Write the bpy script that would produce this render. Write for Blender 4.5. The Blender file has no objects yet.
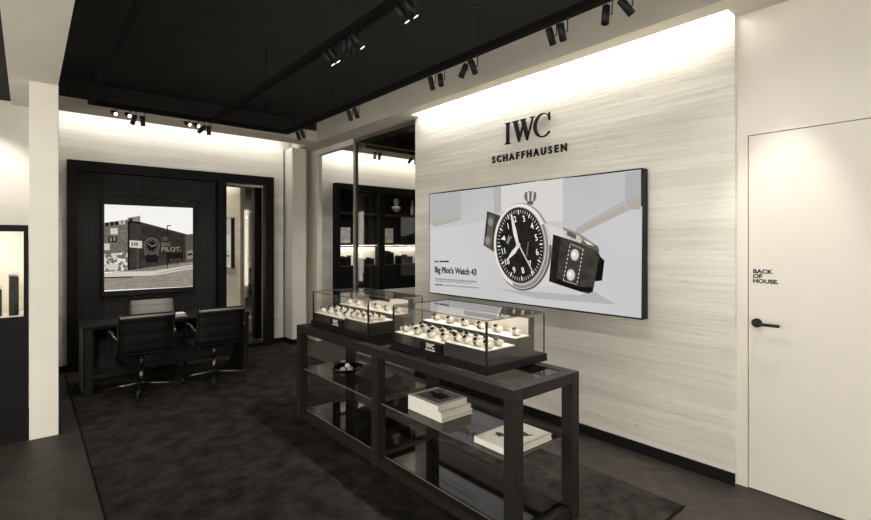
import bpy, bmesh, math, random
from mathutils import Vector, Matrix, Euler
random.seed(7)
PI = math.pi
SC = bpy.context.scene
COL = SC.collection

# ---------------------------------------------------------------- measuring helpers (photo pixel -> point on a plane of the room)
F, CX, CY, H = 480.0, 435.5, 242.5, 1.54
YAW = math.atan(408.5 / 480.0)
SN, CS = math.sin(YAW), math.cos(YAW)
def ray(x, y):
    l = (x - CX) / F
    return (SN + l * CS, CS - l * SN, (CY - y) / F)
def on_x(x, y, X):
    r = ray(x, y); t = X / r[0]
    return (r[1] * t, H + r[2] * t)
def on_y(x, y, Y):
    r = ray(x, y); t = Y / r[1]
    return (r[0] * t, H + r[2] * t)

# ---------------------------------------------------------------- materials
def lin(v):
    v = v / 255.0
    return v / 12.92 if v <= 0.04045 else ((v + 0.055) / 1.055) ** 2.4
def rgb(c):
    if isinstance(c, (int, float)):
        c = (c, c * 0.975, c * 0.925)
    return (lin(c[0]), lin(c[1]), lin(c[2]), 1.0)
MATS = {}
def mat(name, c, rough=0.5, metal=0.0, spec=0.5, var=0.06, scale=40.0, bump=0.0, coat=0.0):
    if name in MATS: return MATS[name]
    m = bpy.data.materials.new(name); m.use_nodes = True
    nt = m.node_tree; b = nt.nodes['Principled BSDF']
    b.inputs['Roughness'].default_value = rough
    b.inputs['Metallic'].default_value = metal
    b.inputs['Specular IOR Level'].default_value = spec
    b.inputs['Coat Weight'].default_value = coat
    tc = nt.nodes.new('ShaderNodeTexCoord')
    nz = nt.nodes.new('ShaderNodeTexNoise'); nz.inputs['Scale'].default_value = scale
    nz.inputs['Detail'].default_value = 3
    nt.links.new(tc.outputs['Object'], nz.inputs['Vector'])
    cr = nt.nodes.new('ShaderNodeValToRGB')
    base = rgb(c)
    cr.color_ramp.elements[0].position = 0.3; cr.color_ramp.elements[1].position = 0.7
    cr.color_ramp.elements[0].color = tuple(v * (1 - var) for v in base[:3]) + (1,)
    cr.color_ramp.elements[1].color = tuple(min(1, v * (1 + var)) for v in base[:3]) + (1,)
    nt.links.new(nz.outputs['Fac'], cr.inputs['Fac'])
    nt.links.new(cr.outputs['Color'], b.inputs['Base Color'])
    if bump > 0:
        bp = nt.nodes.new('ShaderNodeBump'); bp.inputs['Strength'].default_value = bump
        bp.inputs['Distance'].default_value = 0.003
        nt.links.new(nz.outputs['Fac'], bp.inputs['Height'])
        nt.links.new(bp.outputs['Normal'], b.inputs['Normal'])
    MATS[name] = m
    return m
def emit(name, c, s=1.0):
    if name in MATS: return MATS[name]
    m = bpy.data.materials.new(name); m.use_nodes = True
    nt = m.node_tree; nt.nodes.clear()
    o = nt.nodes.new('ShaderNodeOutputMaterial'); e = nt.nodes.new('ShaderNodeEmission')
    e.inputs['Color'].default_value = rgb(c); e.inputs['Strength'].default_value = s
    nt.links.new(e.outputs[0], o.inputs['Surface'])
    MATS[name] = m
    return m
def screen_noise(name, c1, c2, scale=30, stretch=(1, 1, 1), s=1.0, lo=.35, hi=.65):
    """a lit screen whose picture content is mottled between two tones"""
    if name in MATS: return MATS[name]
    m = emit(name, c1, s); nt = m.node_tree
    e = [n for n in nt.nodes if n.type == 'EMISSION'][0]
    tc = nt.nodes.new('ShaderNodeTexCoord'); mp = nt.nodes.new('ShaderNodeMapping'); mp.inputs['Scale'].default_value = stretch
    nz = nt.nodes.new('ShaderNodeTexNoise'); nz.inputs['Scale'].default_value = scale; nz.inputs['Detail'].default_value = 4
    cr = nt.nodes.new('ShaderNodeValToRGB')
    cr.color_ramp.elements[0].position = lo; cr.color_ramp.elements[1].position = hi
    cr.color_ramp.elements[0].color = rgb(c1); cr.color_ramp.elements[1].color = rgb(c2)
    nt.links.new(tc.outputs['Object'], mp.inputs['Vector']); nt.links.new(mp.outputs[0], nz.inputs['Vector'])
    nt.links.new(nz.outputs['Fac'], cr.inputs['Fac']); nt.links.new(cr.outputs['Color'], e.inputs['Color'])
    return m
def glass(name, tint=0.93, gloss_rough=0.0, ior=1.45):
    if name in MATS: return MATS[name]
    m = bpy.data.materials.new(name); m.use_nodes = True
    nt = m.node_tree; nt.nodes.clear()
    o = nt.nodes.new('ShaderNodeOutputMaterial'); mx = nt.nodes.new('ShaderNodeMixShader')
    t = nt.nodes.new('ShaderNodeBsdfTransparent'); g = nt.nodes.new('ShaderNodeBsdfGlossy')
    t.inputs['Color'].default_value = (tint, tint * .99, tint * .97, 1)
    g.inputs['Roughness'].default_value = gloss_rough
    lw_ = nt.nodes.new('ShaderNodeLayerWeight'); lw_.inputs['Blend'].default_value = .5       # Schlick: r0 + (1 - r0) * facing^5
    pw = nt.nodes.new('ShaderNodeMath'); pw.operation = 'POWER'; pw.inputs[1].default_value = 5.0
    ma = nt.nodes.new('ShaderNodeMath'); ma.operation = 'MULTIPLY_ADD'; r0 = ((ior - 1) / (ior + 1)) ** 2
    ma.inputs[1].default_value = 1 - r0; ma.inputs[2].default_value = r0
    nt.links.new(lw_.outputs['Facing'], pw.inputs[0]); nt.links.new(pw.outputs[0], ma.inputs[0])
    nt.links.new(ma.outputs[0], mx.inputs['Fac']); nt.links.new(t.outputs[0], mx.inputs[1]); nt.links.new(g.outputs[0], mx.inputs[2])
    nt.links.new(mx.outputs[0], o.inputs['Surface'])
    MATS[name] = m
    return m
def travertine():
    m = bpy.data.materials.new('travertine'); m.use_nodes = True
    nt = m.node_tree; b = nt.nodes['Principled BSDF']; b.inputs['Roughness'].default_value = .75
    L = nt.links
    tc = nt.nodes.new('ShaderNodeTexCoord')
    def nz(sc, detail, rough, mapscale):
        mp = nt.nodes.new('ShaderNodeMapping'); mp.inputs['Scale'].default_value = mapscale
        n = nt.nodes.new('ShaderNodeTexNoise'); n.inputs['Scale'].default_value = sc
        n.inputs['Detail'].default_value = detail; n.inputs['Roughness'].default_value = rough
        L.new(tc.outputs['Object'], mp.inputs['Vector']); L.new(mp.outputs[0], n.inputs['Vector'])
        return n
    a = nz(1.0, 6, .6, (.30, .30, 6)); c = nz(1.0, 5, .7, (.9, .9, 26)); d = nz(1.0, 2, .5, (9, 9, 60))
    r1 = nt.nodes.new('ShaderNodeValToRGB')
    r1.color_ramp.elements[0].position = .3; r1.color_ramp.elements[0].color = rgb((196, 190, 177))
    r1.color_ramp.elements[1].position = .68; r1.color_ramp.elements[1].color = rgb((222, 217, 206))
    L.new(a.outputs['Fac'], r1.inputs['Fac'])
    r2 = nt.nodes.new('ShaderNodeValToRGB')
    r2.color_ramp.elements[0].position = .33; r2.color_ramp.elements[0].color = (.88, .87, .855, 1)
    r2.color_ramp.elements[1].position = .52; r2.color_ramp.elements[1].color = (1, 1, 1, 1)
    L.new(c.outputs['Fac'], r2.inputs['Fac'])
    mx = nt.nodes.new('ShaderNodeMix'); mx.data_type = 'RGBA'; mx.blend_type = 'MULTIPLY'; mx.inputs[0].default_value = .8
    L.new(r1.outputs[0], mx.inputs[6]); L.new(r2.outputs[0], mx.inputs[7])
    # thin dark pores and cracks along the bedding
    r3 = nt.nodes.new('ShaderNodeValToRGB')
    r3.color_ramp.elements[0].position = .26; r3.color_ramp.elements[0].color = (.68, .65, .61, 1)
    r3.color_ramp.elements[1].position = .34; r3.color_ramp.elements[1].color = (1, 1, 1, 1)
    L.new(d.outputs['Fac'], r3.inputs['Fac'])
    m2 = nt.nodes.new('ShaderNodeMix'); m2.data_type = 'RGBA'; m2.blend_type = 'MULTIPLY'; m2.inputs[0].default_value = .6
    L.new(mx.outputs[2], m2.inputs[6]); L.new(r3.outputs[0], m2.inputs[7])
    L.new(m2.outputs[2], b.inputs['Base Color'])
    ad = nt.nodes.new('ShaderNodeMath'); ad.operation = 'ADD'
    L.new(a.outputs['Fac'], ad.inputs[0]); L.new(c.outputs['Fac'], ad.inputs[1])
    bp = nt.nodes.new('ShaderNodeBump'); bp.inputs['Strength'].default_value = .28; bp.inputs['Distance'].default_value = .012
    L.new(ad.outputs[0], bp.inputs['Height']); L.new(bp.outputs[0], b.inputs['Normal'])
    MATS['travertine'] = m
    return m
def chevron_floor():
    m = bpy.data.materials.new('dark_oak'); m.use_nodes = True
    nt = m.node_tree; b = nt.nodes['Principled BSDF']; L = nt.links
    tc = nt.nodes.new('ShaderNodeTexCoord'); sp = nt.nodes.new('ShaderNodeSeparateXYZ')
    L.new(tc.outputs['Object'], sp.inputs[0])
    def mth(op, a, bb=None):
        n = nt.nodes.new('ShaderNodeMath'); n.operation = op
        for i, v in enumerate((a, bb)):
            if v is None: continue
            if isinstance(v, (int, float)): n.inputs[i].default_value = v
            else: L.new(v, n.inputs[i])
        return n.outputs[0]
    u = mth('DIVIDE', sp.outputs['X'], .30)
    fu = mth('FRACT', u); au = mth('ABSOLUTE', mth('SUBTRACT', fu, .5))
    col = mth('FLOOR', mth('MULTIPLY', u, 2.0))
    v = mth('DIVIDE', mth('ADD', sp.outputs['Y'], mth('MULTIPLY', au, .30)), .075)
    row = mth('FLOOR', v); fv = mth('FRACT', v)
    cmb = nt.nodes.new('ShaderNodeCombineXYZ'); L.new(col, cmb.inputs[0]); L.new(row, cmb.inputs[1])
    wn = nt.nodes.new('ShaderNodeTexWhiteNoise'); L.new(cmb.outputs[0], wn.inputs['Vector'])
    gap = mth('MINIMUM', mth('MULTIPLY', mth('SUBTRACT', .5, mth('ABSOLUTE', mth('SUBTRACT', fv, .5))), 12.0), 1.0)
    nz = nt.nodes.new('ShaderNodeTexNoise'); nz.inputs['Scale'].default_value = 25; L.new(tc.outputs['Object'], nz.inputs['Vector'])
    val = mth('MULTIPLY', mth('ADD', mth('MULTIPLY', wn.outputs['Value'], .5), mth('MULTIPLY', nz.outputs['Fac'], .5)), gap)
    cr = nt.nodes.new('ShaderNodeValToRGB')
    cr.color_ramp.elements[0].color = rgb((30, 27, 24)); cr.color_ramp.elements[1].color = rgb((62, 56, 49))
    L.new(val, cr.inputs['Fac']); L.new(cr.outputs[0], b.inputs['Base Color'])
    b.inputs['Roughness'].default_value = .5; b.inputs['Specular IOR Level'].default_value = .3
    MATS['dark_oak'] = m
    return m
def carpet():
    m = bpy.data.materials.new('carpet'); m.use_nodes = True
    nt = m.node_tree; b = nt.nodes['Principled BSDF']; L = nt.links
    tc = nt.nodes.new('ShaderNodeTexCoord')
    n1 = nt.nodes.new('ShaderNodeTexNoise'); n1.inputs['Scale'].default_value = 6.5; n1.inputs['Detail'].default_value = 6; n1.inputs['Roughness'].default_value = .65
    n2 = nt.nodes.new('ShaderNodeTexNoise'); n2.inputs['Scale'].default_value = 160; n2.inputs['Detail'].default_value = 2
    for n in (n1, n2): L.new(tc.outputs['Object'], n.inputs['Vector'])
    cr = nt.nodes.new('ShaderNodeValToRGB')
    cr.color_ramp.elements[0].position = .38; cr.color_ramp.elements[0].color = rgb((30, 28, 25))
    cr.color_ramp.elements[1].position = .66; cr.color_ramp.elements[1].color = rgb((60, 54, 48))
    L.new(n1.outputs['Fac'], cr.inputs['Fac'])
    c2 = nt.nodes.new('ShaderNodeValToRGB')
    c2.color_ramp.elements[0].position = .3; c2.color_ramp.elements[0].color = (.55, .55, .55, 1)
    c2.color_ramp.elements[1].position = .7
    L.new(n2.outputs['Fac'], c2.inputs['Fac'])
    mx = nt.nodes.new('ShaderNodeMix'); mx.data_type = 'RGBA'; mx.blend_type = 'MULTIPLY'; mx.inputs[0].default_value = 1
    L.new(cr.outputs[0], mx.inputs[6]); L.new(c2.outputs[0], mx.inputs[7]); L.new(mx.outputs[2], b.inputs['Base Color'])
    b.inputs['Roughness'].default_value = .95; b.inputs['Specular IOR Level'].default_value = .1
    bp = nt.nodes.new('ShaderNodeBump'); bp.inputs['Strength'].default_value = .5; bp.inputs['Distance'].default_value = .004
    L.new(n2.outputs['Fac'], bp.inputs['Height']); L.new(bp.outputs[0], b.inputs['Normal'])
    MATS['carpet'] = m
    return m
def ribbed(name, c1, c2, freq=180.0, axis='X'):
    m = bpy.data.materials.new(name); m.use_nodes = True
    nt = m.node_tree; b = nt.nodes['Principled BSDF']; L = nt.links
    tc = nt.nodes.new('ShaderNodeTexCoord'); w = nt.nodes.new('ShaderNodeTexWave')
    w.bands_direction = axis; w.inputs['Scale'].default_value = freq / 20; w.inputs['Distortion'].default_value = .4
    L.new(tc.outputs['Object'], w.inputs['Vector'])
    cr = nt.nodes.new('ShaderNodeValToRGB'); cr.color_ramp.elements[0].color = rgb(c1); cr.color_ramp.elements[1].color = rgb(c2)
    L.new(w.outputs['Fac'], cr.inputs['Fac']); L.new(cr.outputs[0], b.inputs['Base Color'])
    b.inputs['Roughness'].default_value = .8
    bp = nt.nodes.new('ShaderNodeBump'); bp.inputs['Strength'].default_value = .6; bp.inputs['Distance'].default_value = .004
    L.new(w.outputs['Fac'], bp.inputs['Height']); L.new(bp.outputs[0], b.inputs['Normal'])
    MATS[name] = m
    return m

TRAV = travertine(); OAK = chevron_floor(); RUG = carpet()
RIB = ribbed('ribbed_cloth', 20, 40, 220)
RIBY = ribbed('ribbed_lit_side', 60, 120, 200, 'Y')  # desk's left side: lit look put into a lighter tone
PLASTER = mat('plaster', (216, 210, 197), .85, var=.02, scale=6, bump=.05)
SOFFIT = mat('soffit_plaster', (200, 192, 178), .9, var=.02, scale=6)
DOORW = mat('door_paint', (214, 207, 195), .6, var=.015, scale=6)
BLACKC = mat('black_ceiling', 44, .9, spec=.2, var=.1, scale=3)
BLACKM = mat('black_metal', 20, .5, spec=.25)
BLACKT = mat('matt_black_track', 16, .9, spec=.1)
BLACKS = mat('black_satin', 15, .6, spec=.16, var=.08)
DARKW = mat('dark_timber', (32, 29, 25), .55, spec=.2, var=.12, scale=18)
GREYB = mat('dark_grey_lacquer', 48, .4, var=.05)
LEATH = mat('black_leather', 15, .65, spec=.22, var=.15, scale=60, bump=.2)
GLEATH = mat('grey_lit_leather', 145, .55, var=.08, scale=60, bump=.2)  # desk pad and top rolls; rear chair wears it to look lit
ALU = mat('polished_aluminium', 105, .32, metal=1.0, var=.03)
BRONZE = mat('brushed_metal', 150, .38, metal=1.0, var=.1, scale=12)
STEEL = mat('brushed_steel', 190, .3, metal=1.0, var=.05)
CREAM = mat('cream_suede', (234, 230, 221), .9, var=.03, scale=80)
PAPER = mat('paper', (232, 227, 216), .8, var=.02)
PAGES = mat('book_pages', (200, 193, 180), .9, var=.08, scale=200)
MIRROR = mat('mirror_glass', 240, .03, metal=1.0, var=.0)
GLASS = glass('clear_glass', .985); DGLASS = glass('smoked_glass', .85)
BGLASS = glass('dark_glass', .60)
LENS = emit('lamp_lens', (255, 246, 228), 3.0)

# ---------------------------------------------------------------- mesh helpers
def newbm(): return bmesh.new()
def box(bm, x0, x1, y0, y1, z0, z1, mi=0, bev=0.0):
    r = bmesh.ops.create_cube(bm, size=1.0)
    vs = r['verts']
    for v in vs:
        v.co = Vector(((x0 + x1) / 2 + v.co.x * (x1 - x0), (y0 + y1) / 2 + v.co.y * (y1 - y0), (z0 + z1) / 2 + v.co.z * (z1 - z0)))
    fs = set(f for v in vs for f in v.link_faces)
    for f in fs: f.material_index = mi
    if bev > 0:
        es = set(e for v in vs for e in v.link_edges)
        r = bmesh.ops.bevel(bm, geom=list(es), offset=bev, segments=2, profile=.5, affect='EDGES')
        for f in r['faces']: f.material_index = mi
def cyl(bm, p0, p1, r0, r1=None, n=16, mi=0):
    p0 = Vector(p0); p1 = Vector(p1); d = p1 - p0
    r1 = r0 if r1 is None else r1
    r = bmesh.ops.create_cone(bm, cap_ends=True, segments=n, radius1=r0, radius2=r1, depth=d.length)
    M = Matrix.Translation((p0 + p1) / 2) @ d.to_track_quat('Z', 'Y').to_matrix().to_4x4()
    bmesh.ops.transform(bm, matrix=M, verts=r['verts'])
    for f in set(f for v in r['verts'] for f in v.link_faces):
        f.material_index = mi
        if len(f.verts) == 4: f.smooth = True
def sphere(bm, c, r, mi=0, sc=(1, 1, 1), n=14):
    q = bmesh.ops.create_uvsphere(bm, u_segments=n, v_segments=n // 2 + 1, radius=r)
    for v in q['verts']: v.co = Vector((c[0] + v.co.x * sc[0], c[1] + v.co.y * sc[1], c[2] + v.co.z * sc[2]))
    for f in set(f for v in q['verts'] for f in v.link_faces): f.material_index = mi; f.smooth = True
def tube(bm, pts, r, n=8, closed=False, mi=0):
    pts = [Vector(p) for p in pts]; rings = []
    m = len(pts)
    for i, p in enumerate(pts):
        a = pts[(i - 1) % m] if (closed or i > 0) else p
        b = pts[(i + 1) % m] if (closed or i < m - 1) else p
        t = (b - a).normalized()
        up = Vector((0, 0, 1)) if abs(t.z) < .95 else Vector((0, 1, 0))
        s = t.cross(up).normalized(); u = s.cross(t)
        rr = r[i] if isinstance(r, (list, tuple)) else r
        rings.append([bm.verts.new(p + (s * math.cos(2 * PI * k / n) + u * math.sin(2 * PI * k / n)) * rr) for k in range(n)])
    for i in range(m if closed else m - 1):
        A, B = rings[i], rings[(i + 1) % m]
        for k in range(n):
            f = bm.faces.new((A[k], A[(k + 1) % n], B[(k + 1) % n], B[k])); f.smooth = True; f.material_index = mi
    if not closed:
        bm.faces.new(rings[0][::-1]).material_index = mi; bm.faces.new(rings[-1]).material_index = mi
def prism(bm, pts, h0, h1, M=Matrix(), mi=0):
    """extrude the outline pts (x, y) from h0 to h1 along local z, placed by M"""
    a = sum(pts[i][0] * pts[(i + 1) % len(pts)][1] - pts[(i + 1) % len(pts)][0] * pts[i][1] for i in range(len(pts)))
    if a < 0: pts = pts[::-1]
    lo = [bm.verts.new(M @ Vector((p[0], p[1], h0))) for p in pts]
    hi = [bm.verts.new(M @ Vector((p[0], p[1], h1))) for p in pts]
    n = len(pts)
    fs = [bm.faces.new(lo[::-1]), bm.faces.new(hi)]
    for i in range(n): fs.append(bm.faces.new((lo[i], lo[(i + 1) % n], hi[(i + 1) % n], hi[i])))
    for f in fs: f.material_index = mi
def lathe(bm, prof, c=(0, 0, 0), n=24, mi=0):
    rings = []
    for r, z in prof:
        rings.append([bm.verts.new((c[0] + r * math.cos(2 * PI * k / n), c[1] + r * math.sin(2 * PI * k / n), c[2] + z)) for k in range(n)])
    for A, B in zip(rings, rings[1:]):
        for k in range(n):
            f = bm.faces.new((A[k], A[(k + 1) % n], B[(k + 1) % n], B[k])); f.smooth = True; f.material_index = mi
    bm.faces.new(rings[0][::-1]).material_index = mi; bm.faces.new(rings[-1]).material_index = mi
def org(o):
    return Vector(o.get('_o', (0, 0, 0))) if False else ORG.get(o.name, Vector((0, 0, 0)))
ORG = {}
def obj(name, bm, mats, parent=None, at=None):
    """link the bmesh (world coordinates) as one object; origin at the parent's base or at `at`"""
    o0 = ORG[parent.name] if parent else Vector(at) if at else Vector((0, 0, 0))
    bmesh.ops.translate(bm, vec=-o0, verts=bm.verts)
    bmesh.ops.recalc_face_normals(bm, faces=bm.faces)
    me = bpy.data.meshes.new(name); bm.to_mesh(me); bm.free()
    for m in (mats if isinstance(mats, (list, tuple)) else [mats]): me.materials.append(m)
    o = bpy.data.objects.new(name, me); COL.objects.link(o)
    ORG[o.name] = o0
    if parent: o.parent = parent
    else: o.location = o0
    return o
def tag(o, label, cat, group=None):
    o['label'] = label; o['category'] = cat
    if group: o['group'] = group
    return o
def thing(name, label, cat, loc=(0, 0, 0), group=None):
    o = bpy.data.objects.new(name, None); COL.objects.link(o); o.empty_display_size = .1
    o.location = loc; ORG[o.name] = Vector(loc)
    return tag(o, label, cat, group)
def struct(name, bm, m, parent=None, at=None):
    o = obj(name, bm, m, parent, at)
    if parent is None: o['kind'] = 'structure'
    return o
def sbox(name, m, *b, bev=0.0, parent=None):
    bm = newbm(); box(bm, *b, bev=bev); return struct(name, bm, m, parent)
def pbox(name, m, parent, *b, bev=0.0):
    bm = newbm(); box(bm, *b, bev=bev); return obj(name, bm, m, parent)
def dup(root, loc, rotz=0.0, label=None, cat=None, group=None):
    r = root.copy(); COL.objects.link(r); r.location = loc; r.rotation_euler = (0, 0, rotz)
    if label: r['label'] = label
    if group: r['group'] = group
    for ch in list(root.children):
        c = ch.copy(); COL.objects.link(c); c.parent = r
        for g in list(ch.children):
            d = g.copy(); COL.objects.link(d); d.parent = c
    return r
def text_bm(s, size, extrude, M, bm=None, mi=0, align='LEFT', xs=1.0, bold=0.0):
    cu = bpy.data.curves.new('t', 'FONT'); cu.body = s; cu.size = size; cu.extrude = extrude; cu.align_x = align
    cu.offset = bold; cu.resolution_u = 4
    o = bpy.data.objects.new('t', cu); COL.objects.link(o)
    dg = bpy.context.evaluated_depsgraph_get(); dg.update()
    me = bpy.data.meshes.new_from_object(o.evaluated_get(dg))
    me.transform(M @ Matrix.Diagonal((xs, 1, 1, 1)))
    for p in me.polygons: p.material_index = mi
    bm = bm or newbm(); bm.from_mesh(me)
    bpy.data.objects.remove(o); bpy.data.curves.remove(cu); bpy.data.meshes.remove(me)
    return bm
def M_right(X, Y, Z):      # writing on a plane X = const seen from -X
    return Matrix(((0, 0, -1, X), (-1, 0, 0, Y), (0, 1, 0, Z), (0, 0, 0, 1)))
def M_back(X, Y, Z):       # writing on a plane Y = const seen from -Y
    return Matrix(((1, 0, 0, X), (0, 0, -1, Y), (0, 1, 0, Z), (0, 0, 0, 1)))

# ================================================================= THE ROOM
ZC, ZS = 3.25, 2.98          # black ceiling, beige soffit
XW, XD = 3.42, 3.45          # travertine face, door wall face
YB = 7.2                     # back wall
sbox('floor', OAK, -3.1, 8.1, -2.7, 7.5, -.06, 0)
sbox('ceiling', BLACKC, -3.1, 8.1, -2.7, 7.5, 3.34, 3.40)
# black raised ceiling fields
bm = newbm(); box(bm, .19, 3.15, -2.6, 6.32, ZC, ZC + .09); box(bm, 3.56, 8.0, 1.0, 6.32, ZC, ZC + .09)
struct('trim_1', bm, BLACKC)
# soffit along the right wall and the back wall (vertical face + underside lip, with the cove above)
bm = newbm()
box(bm, 3.15, 3.30, -2.6, 4.30, ZS, ZC + .09)              # bulkhead beside the travertine wall
box(bm, 3.30, 3.449, -2.6, 1.088, ZS, ZC + .09)            # over the door wall: no cove
box(bm, 3.15, 3.419, 4.30, 4.385, ZS, ZC + .09); box(bm, 3.15, 3.52, 4.385, 6.32, ZS, ZC + .09)             # over the glass opening
box(bm, 3.15, 3.52, 6.32, 7.19, ZS, ZC + .09)              # corner over the pilaster
struct('trim_2', bm, SOFFIT)
bm = newbm(); box(bm, .192, 3.149, 6.32, 6.64, ZS, 3.065); struct('trim_3', bm, SOFFIT)
bm = newbm(); box(bm, .192, 2.84, 6.318, 6.64, 3.066, ZC + .09); box(bm, 2.84, 3.149, 6.318, 6.64, 3.13, ZC + .09); struct('trim_4', bm, BLACKC)
sbox('trim_11', SOFFIT, 2.842, 3.149, 6.32, 6.64, 3.066, 3.129)
bm = newbm(); box(bm, 3.53, 8.0, 6.32, 6.64, ZS, 3.065); struct('trim_5', bm, SOFFIT)
bm = newbm(); box(bm, 3.53, 8.0, 6.318, 6.64, 3.066, ZC + .09); struct('trim_6', bm, BLACKC)
# left beam, pillar, partition and the black ceiling field beyond it
sbox('trim_7', PLASTER, -.11, .19, -2.6, 5.86, 2.80, ZC + .09)
sbox('trim_8', BLACKC, -3.0, -.112, -2.6, 5.86, 2.83, 2.90)
sbox('wall_pillar', PLASTER, .013, .193, 4.89, 5.10, 0, 2.80, bev=.003)
bm = newbm(); box(bm, -3.0, .19, 5.86, 5.96, 0, 3.34); box(bm, .09, .19, 5.96, 7.45, 0, 3.34); struct('wall_left_partition', bm, PLASTER)
bm = newbm(); box(bm, -3.1, -3.0, -2.7, -2.3, 0, 3.34); box(bm, -3.1, -3.0, 4.6, 5.96, 0, 3.34); box(bm, -3.1, -3.0, -2.3, 4.6, 2.75, 3.34)
struct('wall_left', bm, PLASTER)
sbox('added_window_left', GLASS, -3.06, -3.05, -2.3, 4.6, 0, 2.75)  # added, out of view: lets world light in to fill the right wall
# unseen front wall; shop window added so the bright world fills the room
bm = newbm(); box(bm, -3.0, .9, -2.7, -2.6, 0, 3.34); box(bm, 3.3, 3.45, -2.7, -2.6, 0, 3.34); box(bm, .9, 3.3, -2.7, -2.6, 2.7, 3.34)
struct('wall_front', bm, PLASTER)
sbox('added_window_front', GLASS, .9, 3.3, -2.66, -2.65, 0, 2.7)
# back wall: travertine cladding up to the pilaster, plain wall behind
bm = newbm(); box(bm, .19, 2.12, YB, YB + .08, 0, 3.34); box(bm, 2.82, 3.03, YB, YB + .08, 0, 3.34); box(bm, 2.12, 2.82, YB, YB + .08, 2.40, 3.34); struct('wall_back', bm, TRAV)
bm = newbm(); box(bm, 3.03, 8.0, YB + .03, YB + .12, 0, 3.34); box(bm, .19, 3.03, YB + .20, YB + .24, 0, 3.34); struct('wall_back_plain', bm, TRAV)
sbox('trim_9', PLASTER, 3.055, 3.275, 6.93, 7.225, 0, ZS, bev=.004)           # corner pilaster
# right wall: travertine panel, nib and header, door wall
bm = newbm(); box(bm, XW, 3.53, 1.09, 4.38, 0, 3.34); struct('wall_right', bm, TRAV)
bm = newbm(); box(bm, 3.44, 3.525, 6.89, 7.22, 0, ZS); box(bm, 3.44, 3.525, 5.80, 6.89, 2.90, ZS); struct('wall_right_nib', bm, PLASTER)
DY0, DY1, DZ = .07, 1.021, 2.207
bm = newbm()
box(bm, XD, 3.55, DY1 + .005, 1.09, 0, 3.34); box(bm, XD, 3.55, DY0 - .005, DY1 + .005, DZ + .005, 3.34)
box(bm, XD, 3.55, -2.6, DY0 - .005, 0, 3.34); box(bm, 3.54, 3.55, DY0 - .005, DY1 + .005, 0, DZ + .005)
struct('wall_door', bm, DOORW)
# room beyond the glass
bm = newbm(); box(bm, 8.0, 8.1, .9, 7.4, 0, 3.34); box(bm, 3.53, 8.0, .9, 1.0, 0, 3.34); struct('wall_annex', bm, PLASTER)
# baseboards
sbox('baseboard_right', BLACKS, 3.405, XW, 1.085, 4.38, 0, .075)
bm = newbm(); box(bm, .19, .36, 7.185, YB, 0, .075); box(bm, 2.84, 3.05, 7.185, YB, 0, .075); struct('baseboard_back', bm, BLACKS)
bm = newbm(); box(bm, 3.04, 3.055, 6.915, 7.18, 0, .075); box(bm, 3.04, 3.29, 6.915, 6.93, 0, .075); struct('baseboard_pilaster', bm, BLACKS)
bm = newbm(); box(bm, .193, .208, 4.875, 5.10, 0, .012); struct('baseboard_pillar', bm, BLACKS)
sbox('baseboard_annex', BLACKS, 3.53, 8.0, 7.215, 7.23, 0, .075)
# dark joint where the travertine cladding ends
sbox('trim_10', BLACKM, 3.031, 3.038, 7.196, 7.229, .076, ZS)

# door
d = bpy.data.objects.new('door_1', None); COL.objects.link(d); d.location = (XD, DY1, 0); ORG[d.name] = Vector((XD, DY1, 0)); d['kind'] = 'structure'
d['label'] = 'flush cream door with black lever handle and small black lettering'
pbox('door_leaf', DOORW, d, XD + .001, XD + .045, DY0, DY1, .006, DZ)
bm = newbm(); cyl(bm, (XD + .002, .975, 1.042), (XD - .012, .975, 1.042), .028, n=24); cyl(bm, (XD - .01, .975, 1.042), (XD - .05, .975, 1.042), .012)
box(bm, XD - .062, XD - .044, .845, .985, 1.032, 1.050, bev=.004); obj('door_handle', bm, BLACKM, d)
for i, (s, z) in enumerate((('BACK', 1.350), ('OF', 1.320), ('HOUSE.', 1.290))):
    bm = text_bm(s, .034, .0006, M_right(XD, .998, z), xs=1.16, bold=.0012); obj('lettering', bm, BLACKM, d)

# glass wall towards the next room
gw = bpy.data.objects.new('window_2', None); COL.objects.link(gw); gw.location = (3.46, 5.0, 0); ORG[gw.name] = Vector((3.46, 5.0, 0)); gw['kind'] = 'structure'
gw['label'] = 'clear glass partition in slim metal frame beside the stone wall'
pbox('glass_pane', GLASS, gw, 3.462, 3.472, 4.385, 5.74, .03, 2.94)
bm = newbm(); box(bm, 3.445, 3.455, 4.385, 5.80, 2.925, 2.975); box(bm, 3.456, 3.49, 4.385, 5.80, 2.945, 2.976); obj('frame', bm, BRONZE, gw)
bm = newbm(); box(bm, 3.44, 3.452, 5.742, 5.80, 0.03, 2.92); box(bm, 3.453, 3.49, 5.75, 5.79, .03, 2.92); obj('frame', bm, BRONZE, gw)
pbox('floor_channel', STEEL, gw, 3.44, 3.49, 4.385, 5.80, 0, .03)

# rug
bm = newbm(); box(bm, .34, 2.915, 1.2, 7.08, .0, .008, bev=.002)
rg = tag(obj('rug', bm, RUG), 'large dark mottled carpet laid under the desk and glass table', 'rug')
bm = newbm(); box(bm, .326, .339, 1.2, 7.08, 0, .008, bev=.002); box(bm, .326, 2.915, 1.186, 1.199, 0, .008, bev=.002); obj('edge_binding', bm, BLACKT, rg)

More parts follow.
